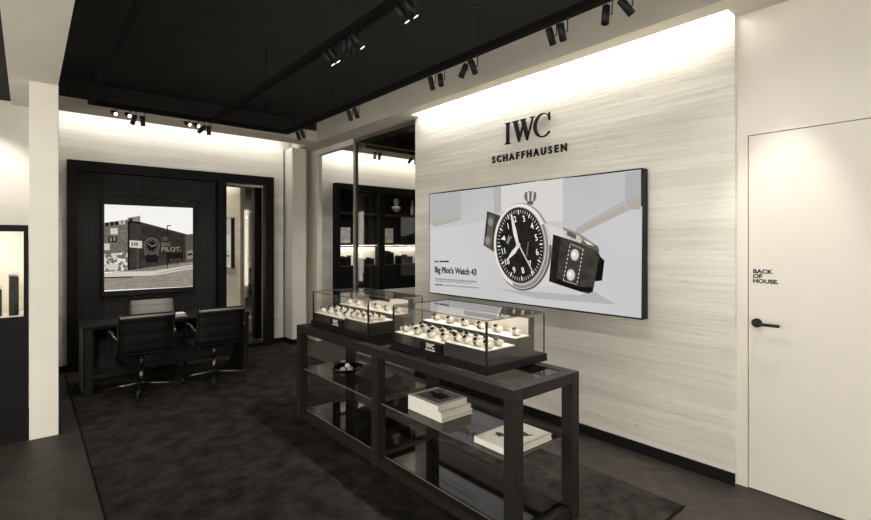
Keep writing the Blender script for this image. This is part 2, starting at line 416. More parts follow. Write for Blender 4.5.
# ================================================================= PORTAL WITH CLOTH PANEL AND MIRROR (back wall)
PX0, PX1, PZ = .36, 2.835, 2.52
po = thing('wall_portal', 'tall black frame on the back wall around cloth panel and mirror', 'wall panel', ((PX0 + PX1) / 2, YB, 0))
bm = newbm(); box(bm, PX0, PX0 + .10, 7.085, YB - .002, 0, PZ); box(bm, PX1 - .125, PX1, 7.085, YB - .002, 0, PZ)
box(bm, PX0 + .10, PX1 - .125, 7.085, YB - .002, PZ - .125, PZ); obj('frame', bm, BLACKS, po)
def cloth(z0, z1):
    bm = newbm(); box(bm, PX0 + .102, 2.03, 7.165, YB - .002, z0, z1, bev=.004); obj('cloth_panel', bm, RIB, po)
for z0, z1 in ((0.01, .86), (.864, 2.10), (2.104, 2.393)): cloth(z0, z1)
pbox('divider', BLACKS, po, 2.03, 2.14, 7.05, YB - .002, .01, 2.393)
pbox('mirror', MIRROR, po, 2.125, 2.815, 7.375, 7.395, .06, 2.395)
pbox('plinth', BLACKS, po, 2.142, PX1 - .127, 7.10, 7.39, .0, .058)

# ---------------- picture screen on the cloth panel
SX0, SX1, SZ0, SZ1 = .722, 1.715, .94, 2.008
ps = thing('picture_screen', 'lit black and white street photograph with a painted brick building', 'screen', ((SX0 + SX1) / 2, 7.16, SZ0))
bm = newbm(); box(bm, SX0 - .03, SX1 + .03, 7.105, 7.16, SZ0 - .065, SZ1 + .02, bev=.004); obj('bezel', bm, BLACKM, ps)
YS = 7.104
pk = [emit('p_sky', (250, 249, 244), .95), screen_noise('p_wall', (44, 41, 37), (70, 66, 60), 60), screen_noise('p_side', (96, 91, 82), (122, 116, 105), 40),
      screen_noise('p_road', (128, 121, 109), (158, 150, 136), 14, (1, 1, 6)), emit('p_black', 26, 1), emit('p_grey', (135, 129, 117), 1), emit('p_pale', (205, 200, 188), 1),
      screen_noise('p_mural', (42, 39, 36), (56, 52, 47), 20), emit('p_mid', (88, 83, 75), 1), screen_noise('p_graf', (110, 104, 94), (225, 221, 210), 26, lo=.48, hi=.56), emit('p_dim', (112, 106, 96), 1)]
bm = newbm()
def pq(px, py):   # pixel in the 5.42x enlargement of the picture
    x, z = on_y(100 + px / 5.42, 200 + py / 5.42, YS); return (x, z)
def pic(layer, mi, pts):
    prism(bm, [pq(*p) for p in pts], 0.0, .0006 * (layer + 1), M_back(0, YS, 0), mi)
def disc(px, py, rx, ry, n=28): return [(px + rx * math.cos(2 * PI * k / n), py + ry * math.sin(2 * PI * k / n)) for k in range(n)]
prism(bm, [(SX0, SZ0), (SX1, SZ0), (SX1, SZ1), (SX0, SZ1)], 0, .0006, M_back(0, YS, 0), 0)
pic(1, 3, [(23, 400), (23, 489), (503, 468), (503, 330)])
pic(1, 1, [(150, 108), (218, 84), (218, 118), (465, 184), (465, 340), (270, 385), (150, 388)])
pic(2, 2, [(23, 124), (150, 106), (150, 384), (23, 390)])
pic(2, 8, [(465, 186), (503, 184), (503, 335), (465, 340)])
pic(2, 7, [(225, 135), (455, 190), (455, 300), (225, 330)])
pic(2, 4, [(150, 118), (165, 112), (218, 120), (222, 372), (150, 378)])
pic(3, 1, [(160, 122), (218, 130), (218, 368), (160, 372)])
pic(2, 5, [(150, 96), (218, 86), (218, 118), (150, 112)])
pic(3, 4, [(158, 102), (176, 98), (176, 112), (158, 114)])
pic(3, 6, [(23, 402), (120, 388), (300, 384), (503, 352), (503, 372), (300, 408), (23, 418)])
pic(4, 4, [(23, 418), (180, 414), (180, 420), (23, 424)])
for x0, y0, x1, y1, mi in ((30, 122, 46, 142, 4), (56, 118, 74, 138, 4), (82, 116, 98, 136, 4), (104, 108, 136, 132, 6), (112, 112, 128, 128, 4), (56, 152, 96, 186, 6), (44, 198, 92, 230, 4), (52, 204, 64, 224, 5), (72, 202, 84, 222, 5), (23, 236, 52, 272, 6)):
    pic(4 if mi != 4 or x0 in (112,) else 3, mi, [(x0, y0), (x1, y0), (x1, y1), (x0, y1)])
pic(3, 9, [(23, 292), (148, 284), (148, 382), (23, 384)])
pic(4, 6, [(34, 352), (66, 342), (104, 352), (96, 376), (50, 380), (34, 368)])
pic(4, 6, [(160, 218), (228, 222), (228, 262), (160, 256)])
for x in (170, 184, 196): pic(5, 8, [(x, 230), (x + 8, 230), (x + 8, 248), (x, 248)])
pic(4, 8, [(202, 262), (208, 262), (208, 372), (202, 372)])
# mural: a wrist watch painted on the wall
pic(3, 4, [(244, 292), (318, 290), (312, 336), (250, 340)])
pic(4, 8, disc(279, 250, 45, 48)); pic(5, 4, disc(279, 250, 33, 36))
for a in range(12): pic(6, 5, disc(279 + 27 * math.cos(a * PI / 6), 250 + 29 * math.sin(a * PI / 6), 3.2, 3.4, 8))
pic(6, 5, [(279, 254), (262, 238), (264, 234), (281, 250)]); pic(6, 5, [(277, 252), (302, 238), (304, 242), (280, 256)])
pic(4, 8, [(244, 274), (256, 282), (250, 306), (238, 296)]); pic(4, 8, [(314, 274), (302, 282), (308, 306), (320, 296)])
pic(3, 4, [(365, 290), (448, 286), (448, 330), (440, 332), (438, 316), (376, 318), (376, 336), (365, 336)])
pic(4, 4, [(362, 150), (367, 150), (367, 372), (362, 372)]); pic(4, 4, [(362, 152), (362, 138), (384, 136), (384, 141), (367, 143), (367, 152)])
pic(3, 5, [(470, 276), (503, 270), (503, 318), (470, 322)]); pic(4, 4, [(474, 292), (500, 288), (500, 298), (474, 302)])
for k in range(4): pic(4, 8, [(300 + 10 * k, 398 - 3 * k), (503, 360 + 26 * k), (503, 364 + 26 * k), (300 + 10 * k, 400 - 3 * k)]) if k == 0 else None
for s, px, py, sz, m_ in (('BE', 338, 218, .062, 8), ('BIG', 332, 250, .070, 10), ('PILOT.', 331, 279, .082, 5)):
    x, z = pq(px, py); text_bm(s, sz, .0004, M_back(x, YS - .003, z), bm, m_, bold=.002)
obj('picture', bm, pk, ps)

# ================================================================= BIG SCREEN ON THE RIGHT WALL
TX = 3.34
ya, zt = on_x(429.0, 193.6, TX); yb = on_x(642.6, 193.6, TX)[0]
zb = on_x(429.2, 293.2, TX)[1]
tv = thing('wall_screen', 'wide black framed screen showing a pilot watch on the stone wall', 'screen', (XW, (ya + yb) / 2, zb))
bm = newbm(); box(bm, TX, XW, yb, ya, zb, zt, bev=.004); obj('housing', bm, BLACKM, tv)
TM = [screen_noise('s_wall', (188, 188, 189), (200, 199, 199), 1.2), screen_noise('s_floor', (196, 196, 197), (206, 205, 205), 1.0), emit('s_lite', (214, 211, 206)), emit('s_shade', (177, 177, 178)), emit('s_tan', (178, 170, 158)),
      screen_noise('s_black', (30, 28, 25), (44, 41, 37), 12), emit('s_silver', (214, 210, 203)), emit('s_grey', (140, 136, 130)), emit('s_white', (246, 244, 238)), screen_noise('s_strap', (52, 48, 44), (72, 67, 61), 18),
      emit('s_text', (52, 49, 45)), emit('s_faint', (150, 145, 138)), emit('s_deep', (22, 20, 18)), emit('s_mid', (98, 93, 87)), emit('s_bright', (232, 229, 222))]
bm = newbm()
def tq(px, py):
    y, z = on_x(px, py, TX); return (-y, z)
def z8(p): return (420 + p[0] / 3.25, 160 + p[1] / 3.25)     # pixels in the 3.25x enlargement
def z6(p): return (540 + p[0] / 4.725, 220 + p[1] / 4.725)
def zd(p): return (470 + p[0] / 4.333, 180 + p[1] / 4.333)
def zl(p): return (420 + p[0] / 6.5, 165 + p[1] / 6.5)
def zr(p): return (540 + p[0] / 6.5, 160 + p[1] / 6.5)
MT = M_right(TX, 0, 0)
def tvp(layer, mi, pts, conv=z8): prism(bm, [tq(*conv(p)) for p in pts], 0, .0007 * (layer + 1), MT, mi)
def ell(cx, cy, rx, ry, tilt=0, n=48):
    c, s = math.cos(tilt), math.sin(tilt)
    return [(cx + rx * math.cos(2 * PI * k / n) * c - ry * math.sin(2 * PI * k / n) * s, cy + rx * math.cos(2 * PI * k / n) * s + ry * math.sin(2 * PI * k / n) * c) for k in range(n)]
g = .012
prism(bm, [(-ya + g, zb + g), (-yb - g, zb + g), (-yb - g, zt - g), (-ya + g, zt - g)], 0, .0007, MT, 0)
# studio set behind the watch
tvp(1, 1, [(36, 230), (130, 212), (250, 190), (430, 150), (722, 150), (719, 512), (36, 430)])
tvp(2, 3, [(66, 190), (266, 172), (266, 356), (98, 402), (66, 380)], zl)
tvp(3, 4, [(80, 366), (266, 338), (266, 356), (98, 402)], zl)
tvp(2, 3, [(478, 145), (528, 138), (528, 300), (484, 330)], zl)
tvp(2, 2, [(528, 138), (800, 100), (800, 300), (528, 300)], zl)
tvp(2, 2, [(0, 138), (150, 118), (150, 400), (0, 400)], zr)
tvp(2, 0, [(150, 118), (548, 84), (548, 330), (250, 480), (150, 450)], zr)
tvp(3, 3, [(240, 440), (548, 262), (548, 330), (250, 480)], zr)
tvp(4, 4, [(230, 456), (548, 300), (590, 322), (250, 484)], zr)
tvp(3, 3, [(553, 86), (655, 66), (655, 320), (590, 322), (553, 300)], zr)
tvp(4, 4, [(560, 270), (655, 240), (655, 322), (592, 322)], zr)
# watch: left strap, case, dial
tvp(4, 9, [(75, 135), (132, 155), (118, 320), (60, 282)], zd)
tvp(5, 13, [(84, 148), (108, 158), (92, 300), (68, 282)], zd)
tvp(6, 7, ell(90, 182, 11, 18), zd); tvp(6, 7, ell(78, 262, 11, 18), zd)
tvp(5, 7, ell(262, 72, 27, 24), zd)
for k in range(5): tvp(6, 6 if k % 2 else 13, [(240 + 10 * k, 54), (248 + 10 * k, 52), (250 + 8 * k, 92), (243 + 8 * k, 92)], zd)
tvp(6, 13, [(248, 90), (276, 90), (274, 108), (250, 106)], zd)
tvp(5, 6, [(404, 205), (520, 246), (528, 262), (500, 300), (428, 390), (440, 410), (360, 410)])
tvp(5, 7, [(465, 218), (520, 240), (560, 268), (540, 280), (470, 250)])
tvp(6, 13, [(480, 230), (510, 244), (506, 258), (478, 244)])
tvp(3, 3, [(250, 418), (520, 440), (560, 424), (640, 470), (380, 450)])
tvp(5, 7, ell(334, 281, 93, 142, -.05))
tvp(6, 6, ell(331, 280, 90, 139, -.05))
tvp(6, 13, [p for p in ell(334, 281, 94.5, 143.5, -.05)][0:18] + [p for p in ell(331, 280, 90, 139, -.05)][17::-1])
tvp(7, 14, ell(329, 278, 86, 134, -.05))
tvp(8, 7, ell(331, 280, 88, 137, -.05)[44:] + ell(331, 280, 88, 137, -.05)[:16] + ell(328, 278, 82, 128, -.05)[15::-1] + ell(328, 278, 82, 128, -.05)[:43:-1])
tvp(8, 7, ell(328, 278, 80, 126, -.05))
tvp(9, 5, ell(327, 277, 77, 122, -.05))
cx, cy = 322, 274
for k in range(60):
    a = 2 * PI * k / 60
    r0 = .86 if k % 5 else .82
    w = .010 if k % 5 else .02
    def ed(r, da): 
        e = ell(327, 277, 77 * r, 122 * r, -.05, 1); 
        t = a + da; c_, s_ = math.cos(-.05), math.sin(-.05)
        x_, y_ = 77 * r * math.cos(t), 122 * r * math.sin(t)
        return (327 + x_ * c_ - y_ * s_, 277 + x_ * s_ + y_ * c_)
    tvp(10, 8 if k % 5 == 0 else 6, [ed(r0, -w), ed(.95, -w), ed(.95, w), ed(r0, w)])
def tvtext(s, p, size, mi, conv, rot=0.0, xs=1.0, layer=10, bold=0.0, align='CENTER'):
    x, z = tq(*conv(p)); M = MT @ Matrix.Translation((x, z, .0007 * (layer + 1))) @ Matrix.Rotation(rot, 4, 'Z')
    text_bm(s, size, .0003, M, bm, mi, align=align, xs=xs, bold=bold)
for s, p in (('1', (170, 212)), ('2', (200, 182)), ('3', (238, 180)), ('4', (274, 212)), ('5', (292, 262)), ('6', (296, 325)), ('7', (265, 376)), ('8', (234, 404)), ('9', (196, 402)), ('10', (164, 366)), ('11', (150, 320))):
    tvtext(s, p, .078, 8, zd, rot=.25, xs=.8, bold=.001)
tvp(10, 8, [(136, 256), (152, 240), (156, 262)], zd)
tvtext('IWC', (176, 262), .05, 6, zd, rot=1.1, xs=.8)
tvp(10, 13, [(252, 268), (258, 266), (250, 330), (244, 330)], zd)
tvp(11, 14, [(216, 284), (206, 286), (190, 232), (178, 148), (184, 150), (204, 222)], zd)
tvp(11, 14, [(210, 278), (216, 288), (198, 318), (170, 342), (168, 336), (184, 308)], zd)
tvp(11, 6, [(208, 276), (213, 274), (280, 404), (277, 406)], zd)
tvp(12, 6, ell(211, 281, 9, 11), zd)
# right strap with rivets and buckle
tvp(6, 9, [(64, 68), (150, 95), (272, 138), (284, 168), (250, 340), (232, 348), (190, 338), (44, 290)], z6)
tvp(7, 5, [(64, 68), (100, 80), (78, 300), (44, 290)], z6)
tvp(7, 12, [(44, 290), (190, 338), (250, 340), (248, 318), (190, 316), (56, 268)], z6)
tvp(5, 12, [(262, 165), (285, 172), (305, 192), (294, 286), (262, 290)], z6)
tvp(7, 13, [(200, 92), (235, 100), (275, 125), (282, 150), (240, 132), (200, 118)], z6)
tvp(8, 6, [(205, 94), (236, 104), (258, 122), (226, 116)], z6)
for p in ((167, 165), (148, 260)):
    tvp(8, 7, ell(p[0], p[1], 21, 29), z6); tvp(9, 6, ell(p[0] - 1, p[1] - 1, 18, 25), z6); tvp(10, 8, ell(p[0] - 4, p[1] - 4, 7, 10), z6)
corn = [(145, 112), (206, 138), (176, 305), (112, 286)]
for (a, b) in zip(corn, corn[1:] + corn[:1]):
    n = 9
    for k in range(n):
        t0, t1 = k / n, (k + .55) / n
        A = (a[0] + (b[0] - a[0]) * t0, a[1] + (b[1] - a[1]) * t0); B = (a[0] + (b[0] - a[0]) * t1, a[1] + (b[1] - a[1]) * t1)
        L_ = math.hypot(b[0] - a[0], b[1] - a[1]); nx, ny = -(b[1] - a[1]) / L_ * 1.6, (b[0] - a[0]) / L_ * 1.6
        tvp(8, 6, [(A[0] - nx, A[1] - ny), (B[0] - nx, B[1] - ny), (B[0] + nx, B[1] + ny), (A[0] + nx, A[1] + ny)], z6)
# writing, lower left
def zt4(p): return (430 + p[0] / 11.55, 250 + p[1] / 11.55)
tvtext("Big Pilot's Watch 43", (56, 256), .086, 10, zt4, xs=.90, layer=3, bold=.0035, align='LEFT')
for x0, x1 in ((56, 72), (80, 100), (116, 140), (143, 160), (163, 180), (183, 218)):
    tvp(3, 10, [(x0, 122), (x1, 123), (x1, 143), (x0, 142)], zt4)
for row, (ys, xe, mi) in enumerate((((322, 350), 540, 11), ((350, 368), 480, 11), ((392, 414), 570, 10))):
    x = 62; k = 0
    while x < xe:
        w = random.uniform(10, 34); dy = (x - 62) * .075
        tvp(3, mi if row < 2 or x < 130 else 11, [(x, ys[0] + dy), (min(x + w, xe), ys[0] + dy + 1), (min(x + w, xe), ys[1] + dy - 6), (x, ys[1] + dy - 7)], zt4)
        x += w + 6
obj('picture', bm, TM, tv)

# ================================================================= WALL LETTERS
wl = thing('wall_sign', 'raised black serif and block letters above the wide screen', 'sign', (XW, 2.76, 2.29))
def wq(px, py, z=7.43, ox=480, oy=100):
    y, zz = on_x(ox + px / z, oy + py / z, XW - .02); return (-y, zz)
def glyph(polys, x0, x1, z0, z1, pin=None):
    bm = newbm()
    for pts in polys: prism(bm, [(x0 + (x1 - x0) * p[0], z0 + (z1 - z0) * p[1]) for p in pts], .006, .024, M_right(XW, 0, 0))
    cxm, czm = (x0 + x1) / 2, (z0 + z1) / 2
    pxm = cxm if pin is None else x0 + (x1 - x0) * pin
    cyl(bm, (XW, -pxm, czm), (XW - .008, -pxm, czm), .004, n=8)     # stand-off pin
    return obj('letter', bm, BLACKM, wl)
ZL0, ZL1 = 2.454, 2.652
xi0 = wq(185, 240)[0]; xi1 = wq(222, 240)[0]; xw0 = wq(237, 220)[0]; xw1 = wq(405, 200)[0]; xc0 = wq(396, 190)[0]; xc1 = wq(517, 180)[0]
glyph([[(.26, .03), (.74, .03), (.74, .97), (.26, .97)], [(0, 0), (1, 0), (1, .035), (.74, .07), (.26, .07), (0, .035)], [(0, 1), (1, 1), (1, .965), (.74, .93), (.26, .93), (0, .965)]], xi0, xi1, ZL0, ZL1)
glyph([[(.05, .98), (.21, .98), (.355, .25), (.31, 0), (.285, 0)], [(.285, 0), (.315, 0), (.53, .80), (.50, .90)],
       [(.40, .98), (.56, .98), (.715, .25), (.67, 0), (.645, 0)], [(.645, 0), (.675, 0), (.93, .97), (.885, .97)],
       [(0, 1), (.27, 1), (.27, .965), (0, .965)], [(.36, 1), (.62, 1), (.62, .965), (.36, .965)], [(.80, 1), (1, 1), (1, .965), (.80, .965)]], xw0, xw1, ZL0, ZL1)
arc = []
for k in range(25):
    a = math.radians(38 + (322 - 38) * k / 24); arc.append((.56 + .56 * math.cos(a), .5 + .52 * math.sin(a)))
inn = []
for k in range(25):
    a = math.radians(322 - (322 - 38) * k / 24); inn.append((.60 + .44 * math.cos(a), .5 + .47 * math.sin(a)))
polyC = []
for k in range(24): polyC.append([arc[k], arc[k + 1], inn[23 - k], inn[24 - k]])
polyC += [[(.93, .66), (.99, .66), (.99, 1.0), (.95, 1.0), (.90, .80)]]
glyph(polyC, xc0, xc1, ZL0 + .002, ZL1 + .006, .08)
s = 'SCHAFFHAUSEN'; y0 = wq(80, 440)[0]; y1 = wq(650, 340)[0]
ADV = dict(S=.56, C=.68, H=.70, A=.68, F=.56, U=.70, E=.58, N=.72)
tot = sum(ADV[c] for c in s); acc = 0.0
for i, ch in enumerate(s):
    xx = y0 + (y1 - y0) * (acc + ADV[ch] / 2) / tot; acc += ADV[ch]
    bm = text_bm(ch, .088, .006, M_right(XW - .014, -xx, 2.302), align='CENTER', xs=.92, bold=.003)
    cyl(bm, (XW, -xx, 2.33), (XW - .01, -xx, 2.33), .003, n=6)
    obj('letter', bm, BLACKM, wl)

# ================================================================= GLASS CONSOLE TABLE
A0, A1, B0, B1, ZT = 1.80, 2.355, 1.525, 3.995, .82
tb = thing('console_table', 'long black framed console table with glass top and glass shelves', 'table', ((A0 + A1) / 2, (B0 + B1) / 2, .009))
lw = .07; BM_ = (B0 + B1) / 2
for yy in (B0, BM_ - lw / 2, B1 - lw):
    for xx in (A0, A1 - lw):
        pbox('leg', DARKW, tb, xx, xx + lw, yy, yy + lw, .009, ZT - .06, bev=.003)
bm = newbm(); box(bm, A0, A0 + lw, B0, B1, ZT - .06, ZT, bev=.003); box(bm, A1 - lw, A1, B0, B1, ZT - .06, ZT, bev=.003)
for yy in (B0, BM_ - lw / 2, B1 - lw): box(bm, A0 + lw, A1 - lw, yy, yy + lw, ZT - .06, ZT, bev=.003)
obj('top_frame', bm, DARKW, tb)
pbox('top_glass', BGLASS, tb, A0 + lw, A1 - lw, B0 + lw, B1 - lw, ZT - .02, ZT - .004)
bm = newbm()
for y0_, y1_ in ((B0 + lw, BM_ - lw / 2), (BM_ + lw / 2, B1 - lw)):
    box(bm, A0 + .01, A0 + .055, y0_, y1_, .02, .075); box(bm, A1 - .055, A1 - .01, y0_, y1_, .02, .075)
for yy in (B0, BM_ - lw / 2, B1 - lw): box(bm, A0 + lw, A1 - lw, yy + .012, yy + .058, .02, .075)
obj('bottom_rail', bm, DARKW, tb)
EDGE = mat('glass_edge', 95, .2, spec=.6, var=.1)
for (y0_, y1_, gm) in ((B0 + .02, BM_ - .01, BGLASS), (BM_ + .01, B1 - .02, DGLASS)):
    sh = pbox('glass_shelf', gm, tb, A0 + .035, A1 - .03, y0_ + .05, y1_ - .03, .438, .450)
    bm = newbm(); box(bm, A0 + .0335, A0 + .0349, y0_ + .05, y1_ - .03, .4385, .4495); box(bm, A0 + .035, A1 - .03, y0_ + .0485, y0_ + .0499, .4385, .4495); box(bm, A0 + .035, A1 - .03, y1_ - .0299, y1_ - .0285, .4385, .4495)
    obj('polished_edge', bm, EDGE, sh)
    lo = pbox('bottom_glass', DGLASS, tb, A0 + .058, A1 - .058, y0_ + .055, y1_ - .035, .076, .086)
    bm = newbm(); box(bm, A0 + .0565, A0 + .0579, y0_ + .055, y1_ - .035, .0765, .0855)
    obj('polished_edge', bm, EDGE, lo)

# ---------------- books and bowl
def book(label, x0, x1, y0, y1, z0, h, face=None, group=None, rot=0.0):
    c = ((x0 + x1) / 2, (y0 + y1) / 2, z0)
    t = thing('book', label, 'book', c, group)
    pbox('page_block', PAGES, t, x0 + .003, x1 - .004, y0 + .004, y1 - .004, z0 + .0025, z0 + h - .0025)
    bm = newbm(); box(bm, x0, x1, y0, y1, z0, z0 + .0024); box(bm, x0, x1, y0, y1, z0 + h - .0024, z0 + h); box(bm, x0, x0 + .0028, y0, y1, z0 + .0024, z0 + h - .0024)
    obj('cover', bm, PAPER, t)
    if face: face(t, x0, x1, y0, y1, z0 + h)
    t.rotation_euler = (0, 0, rot)
    return t
PHOTO = mat('cover_photo', 120, .5, var=.5, scale=22)
def cover_photo(t, x0, x1, y0, y1, z):
    pbox('cover_photo', PHOTO, t, x0 + .035, x1 - .012, y0 + .035, y1 - .035, z, z + .0008)
    bm = newbm(); box(bm, x0 + .09, x1 - .07, y0 + .08, y1 - .12, z + .0008, z + .0012); box(bm, x0 + .12, x0 + .16, y1 - .13, y1 - .06, z + .0008, z + .0012); obj('cover_figure', bm, BLACKS, t)
def cover_bird(t, x0, x1, y0, y1, z):
    # small dark winged shape across the cover
    bm = newbm(); cxm, cym = (x0 + x1) / 2, (y0 + y1) / 2
    M = Matrix.Translation((cxm, cym, z))
    prism(bm, [(-.10, .075), (-.055, .055), (-.02, .03), (.012, .018), (.03, -.02), (.06, -.05), (.085, -.075), (.06, -.072), (.03, -.055), (.0, -.028), (-.03, -.008), (-.055, .025), (-.075, .055)], 0, .0008, M)
    prism(bm, [(-.02, -.01), (-.045, -.045), (-.03, -.07), (-.005, -.06), (.012, -.02)], 0, .0008, M)
    prism(bm, [(.045 + .030 * math.cos(2 * PI * k / 14), -.02 + .042 * math.sin(2 * PI * k / 14)) for k in range(14)], 0, .0007, M)
    prism(bm, [(-.05, .09), (-.03, .06), (-.05, .02), (-.085, .035), (-.07, .06)], 0, .0006, M)
    prism(bm, [(.02, .02), (.05, .035), (.075, .015), (.055, -.005), (.03, 0)], 0, .0008, M)
    obj('cover_drawing', bm, GREYB, t)
BG = 'books on the glass shelf'
book('white book at the bottom of the stack of three', 1.905, 2.165, 2.18, 2.515, .4506, .031, None, BG)
book('white book in the middle of the stack of three', 1.905, 2.163, 2.185, 2.515, .482, .0275, None, BG)
book('white book with dark photo cover on top of the stack of three', 1.905, 2.155, 2.215, 2.515, .510, .034, cover_photo, BG)
book('white book lying alone with a dark winged drawing on its cover', 1.862, 2.215, 1.605, 1.862, .4506, .032, cover_bird, BG)
bx, by, bz = 2.03, 3.52, .4505
bm = newbm(); lathe(bm, [(.035, 0), (.045, .004), (.09, .022), (.135, .052), (.142, .060), (.136, .060), (.088, .030), (.04, .012), (.0005, .010)], (bx, by, bz), 32)
tag(obj('bowl', bm, mat('dark_polished_metal', 95, .22, metal=1.0, var=.05), at=(bx, by, bz)), 'shallow black bowl on the far glass shelf', 'bowl')
for lab, dx, dy, dz in (('left', -.030, .018, .031), ('right', .006, -.032, .031), ('back', .038, .016, .031), ('top', .004, .0, .0625)):
    bm = newbm(); sphere(bm, (bx + dx, by + dy, bz + dz), .0225, n=18)
    tag(obj('ball', bm, CREAM, at=(bx + dx, by + dy, bz + dz - .0225)), 'small white ball in the black bowl, ' + ('resting on top of the others' if lab == 'top' else lab + 'most of the lower three' if lab != 'back' else 'rear one of the lower three'), 'ball', 'white balls in the bowl')

# ================================================================= WATCH SHOWCASES
DIAL = mat('watch_dial', 22, .25, spec=.6); STRAPL = mat('pale_strap', (176, 168, 154), .6, var=.1); STRAPD = mat('dark_strap', 60, .6, var=.1)
def make_watch(strap_mat):
    """wrist watch closed round its cushion; origin on the tray under it; cushion axis along y"""
    t = thing('wrist_watch', 'wrist watch', 'watch', (0, 0, 0), 'watches in the glass showcases')
    bm = newbm(); n = 20; r0, r1, w = .0185, .0205, .0085
    prof = [(r0, -w), (r1, -w), (r1, w), (r0, w)]
    rings = [[bm.verts.new((r * math.cos(2 * PI * k / n), y, r * math.sin(2 * PI * k / n) * .92 + .0205)) for (r, y) in prof] for k in range(n)]
    for k in range(n):
        A, B = rings[k], rings[(k + 1) % n]
        for q in range(4):
            f = bm.faces.new((A[q], A[(q + 1) % 4], B[(q + 1) % 4], B[q])); f.smooth = q in (1, 3)
    obj('strap', bm, strap_mat, t)
    nrm = Vector((-.62, 0, .78)); c = Vector((0, 0, .0205)) + nrm * .0195
    bm = newbm(); cyl(bm, c, c + nrm * .0085, .0165, .0155, n=24); cyl(bm, c + nrm * .004 + Vector((0, -.016, 0)), c + nrm * .004 + Vector((0, -.0205, 0)), .003, n=10)
    obj('watch_case', bm, STEEL, t)
    bm = newbm(); cyl(bm, c + nrm * .0082, c + nrm * .0091, .0122, n=24); obj('dial', bm, DIAL, t)
    return t
def make_cushion():
    bm = newbm(); lathe(bm, [(.013, -.036), (.0168, -.033), (.018, -.028), (.018, .028), (.0168, .033), (.013, .036)], n=18)
    bmesh.ops.rotate(bm, verts=bm.verts, cent=(0, 0, 0), matrix=Matrix.Rotation(PI / 2, 3, 'X'))
    bmesh.ops.scale(bm, verts=bm.verts, vec=(1, 1, .92)); bmesh.ops.translate(bm, verts=bm.verts, vec=(0, 0, .0205))
    o = obj('watch_cushion', bm, CREAM); return tag(o, 'cushion', 'cushion', 'cushions in the glass showcases')
W1 = make_watch(STRAPL); W2 = make_watch(STRAPD); CU = make_cushion()
first = {id(W1): True, id(W2): True, id(CU): True}
def put(src, loc, rz, label, group):
    if first[id(src)]:
        first[id(src)] = False; o = src; o.location = loc; o.rotation_euler = (0, 0, rz); o['label'] = label; o['group'] = group; return o
    return dup(src, loc, rz, label, None, group)
ORDW = ['first', 'second', 'third', 'fourth', 'fifth', 'sixth']
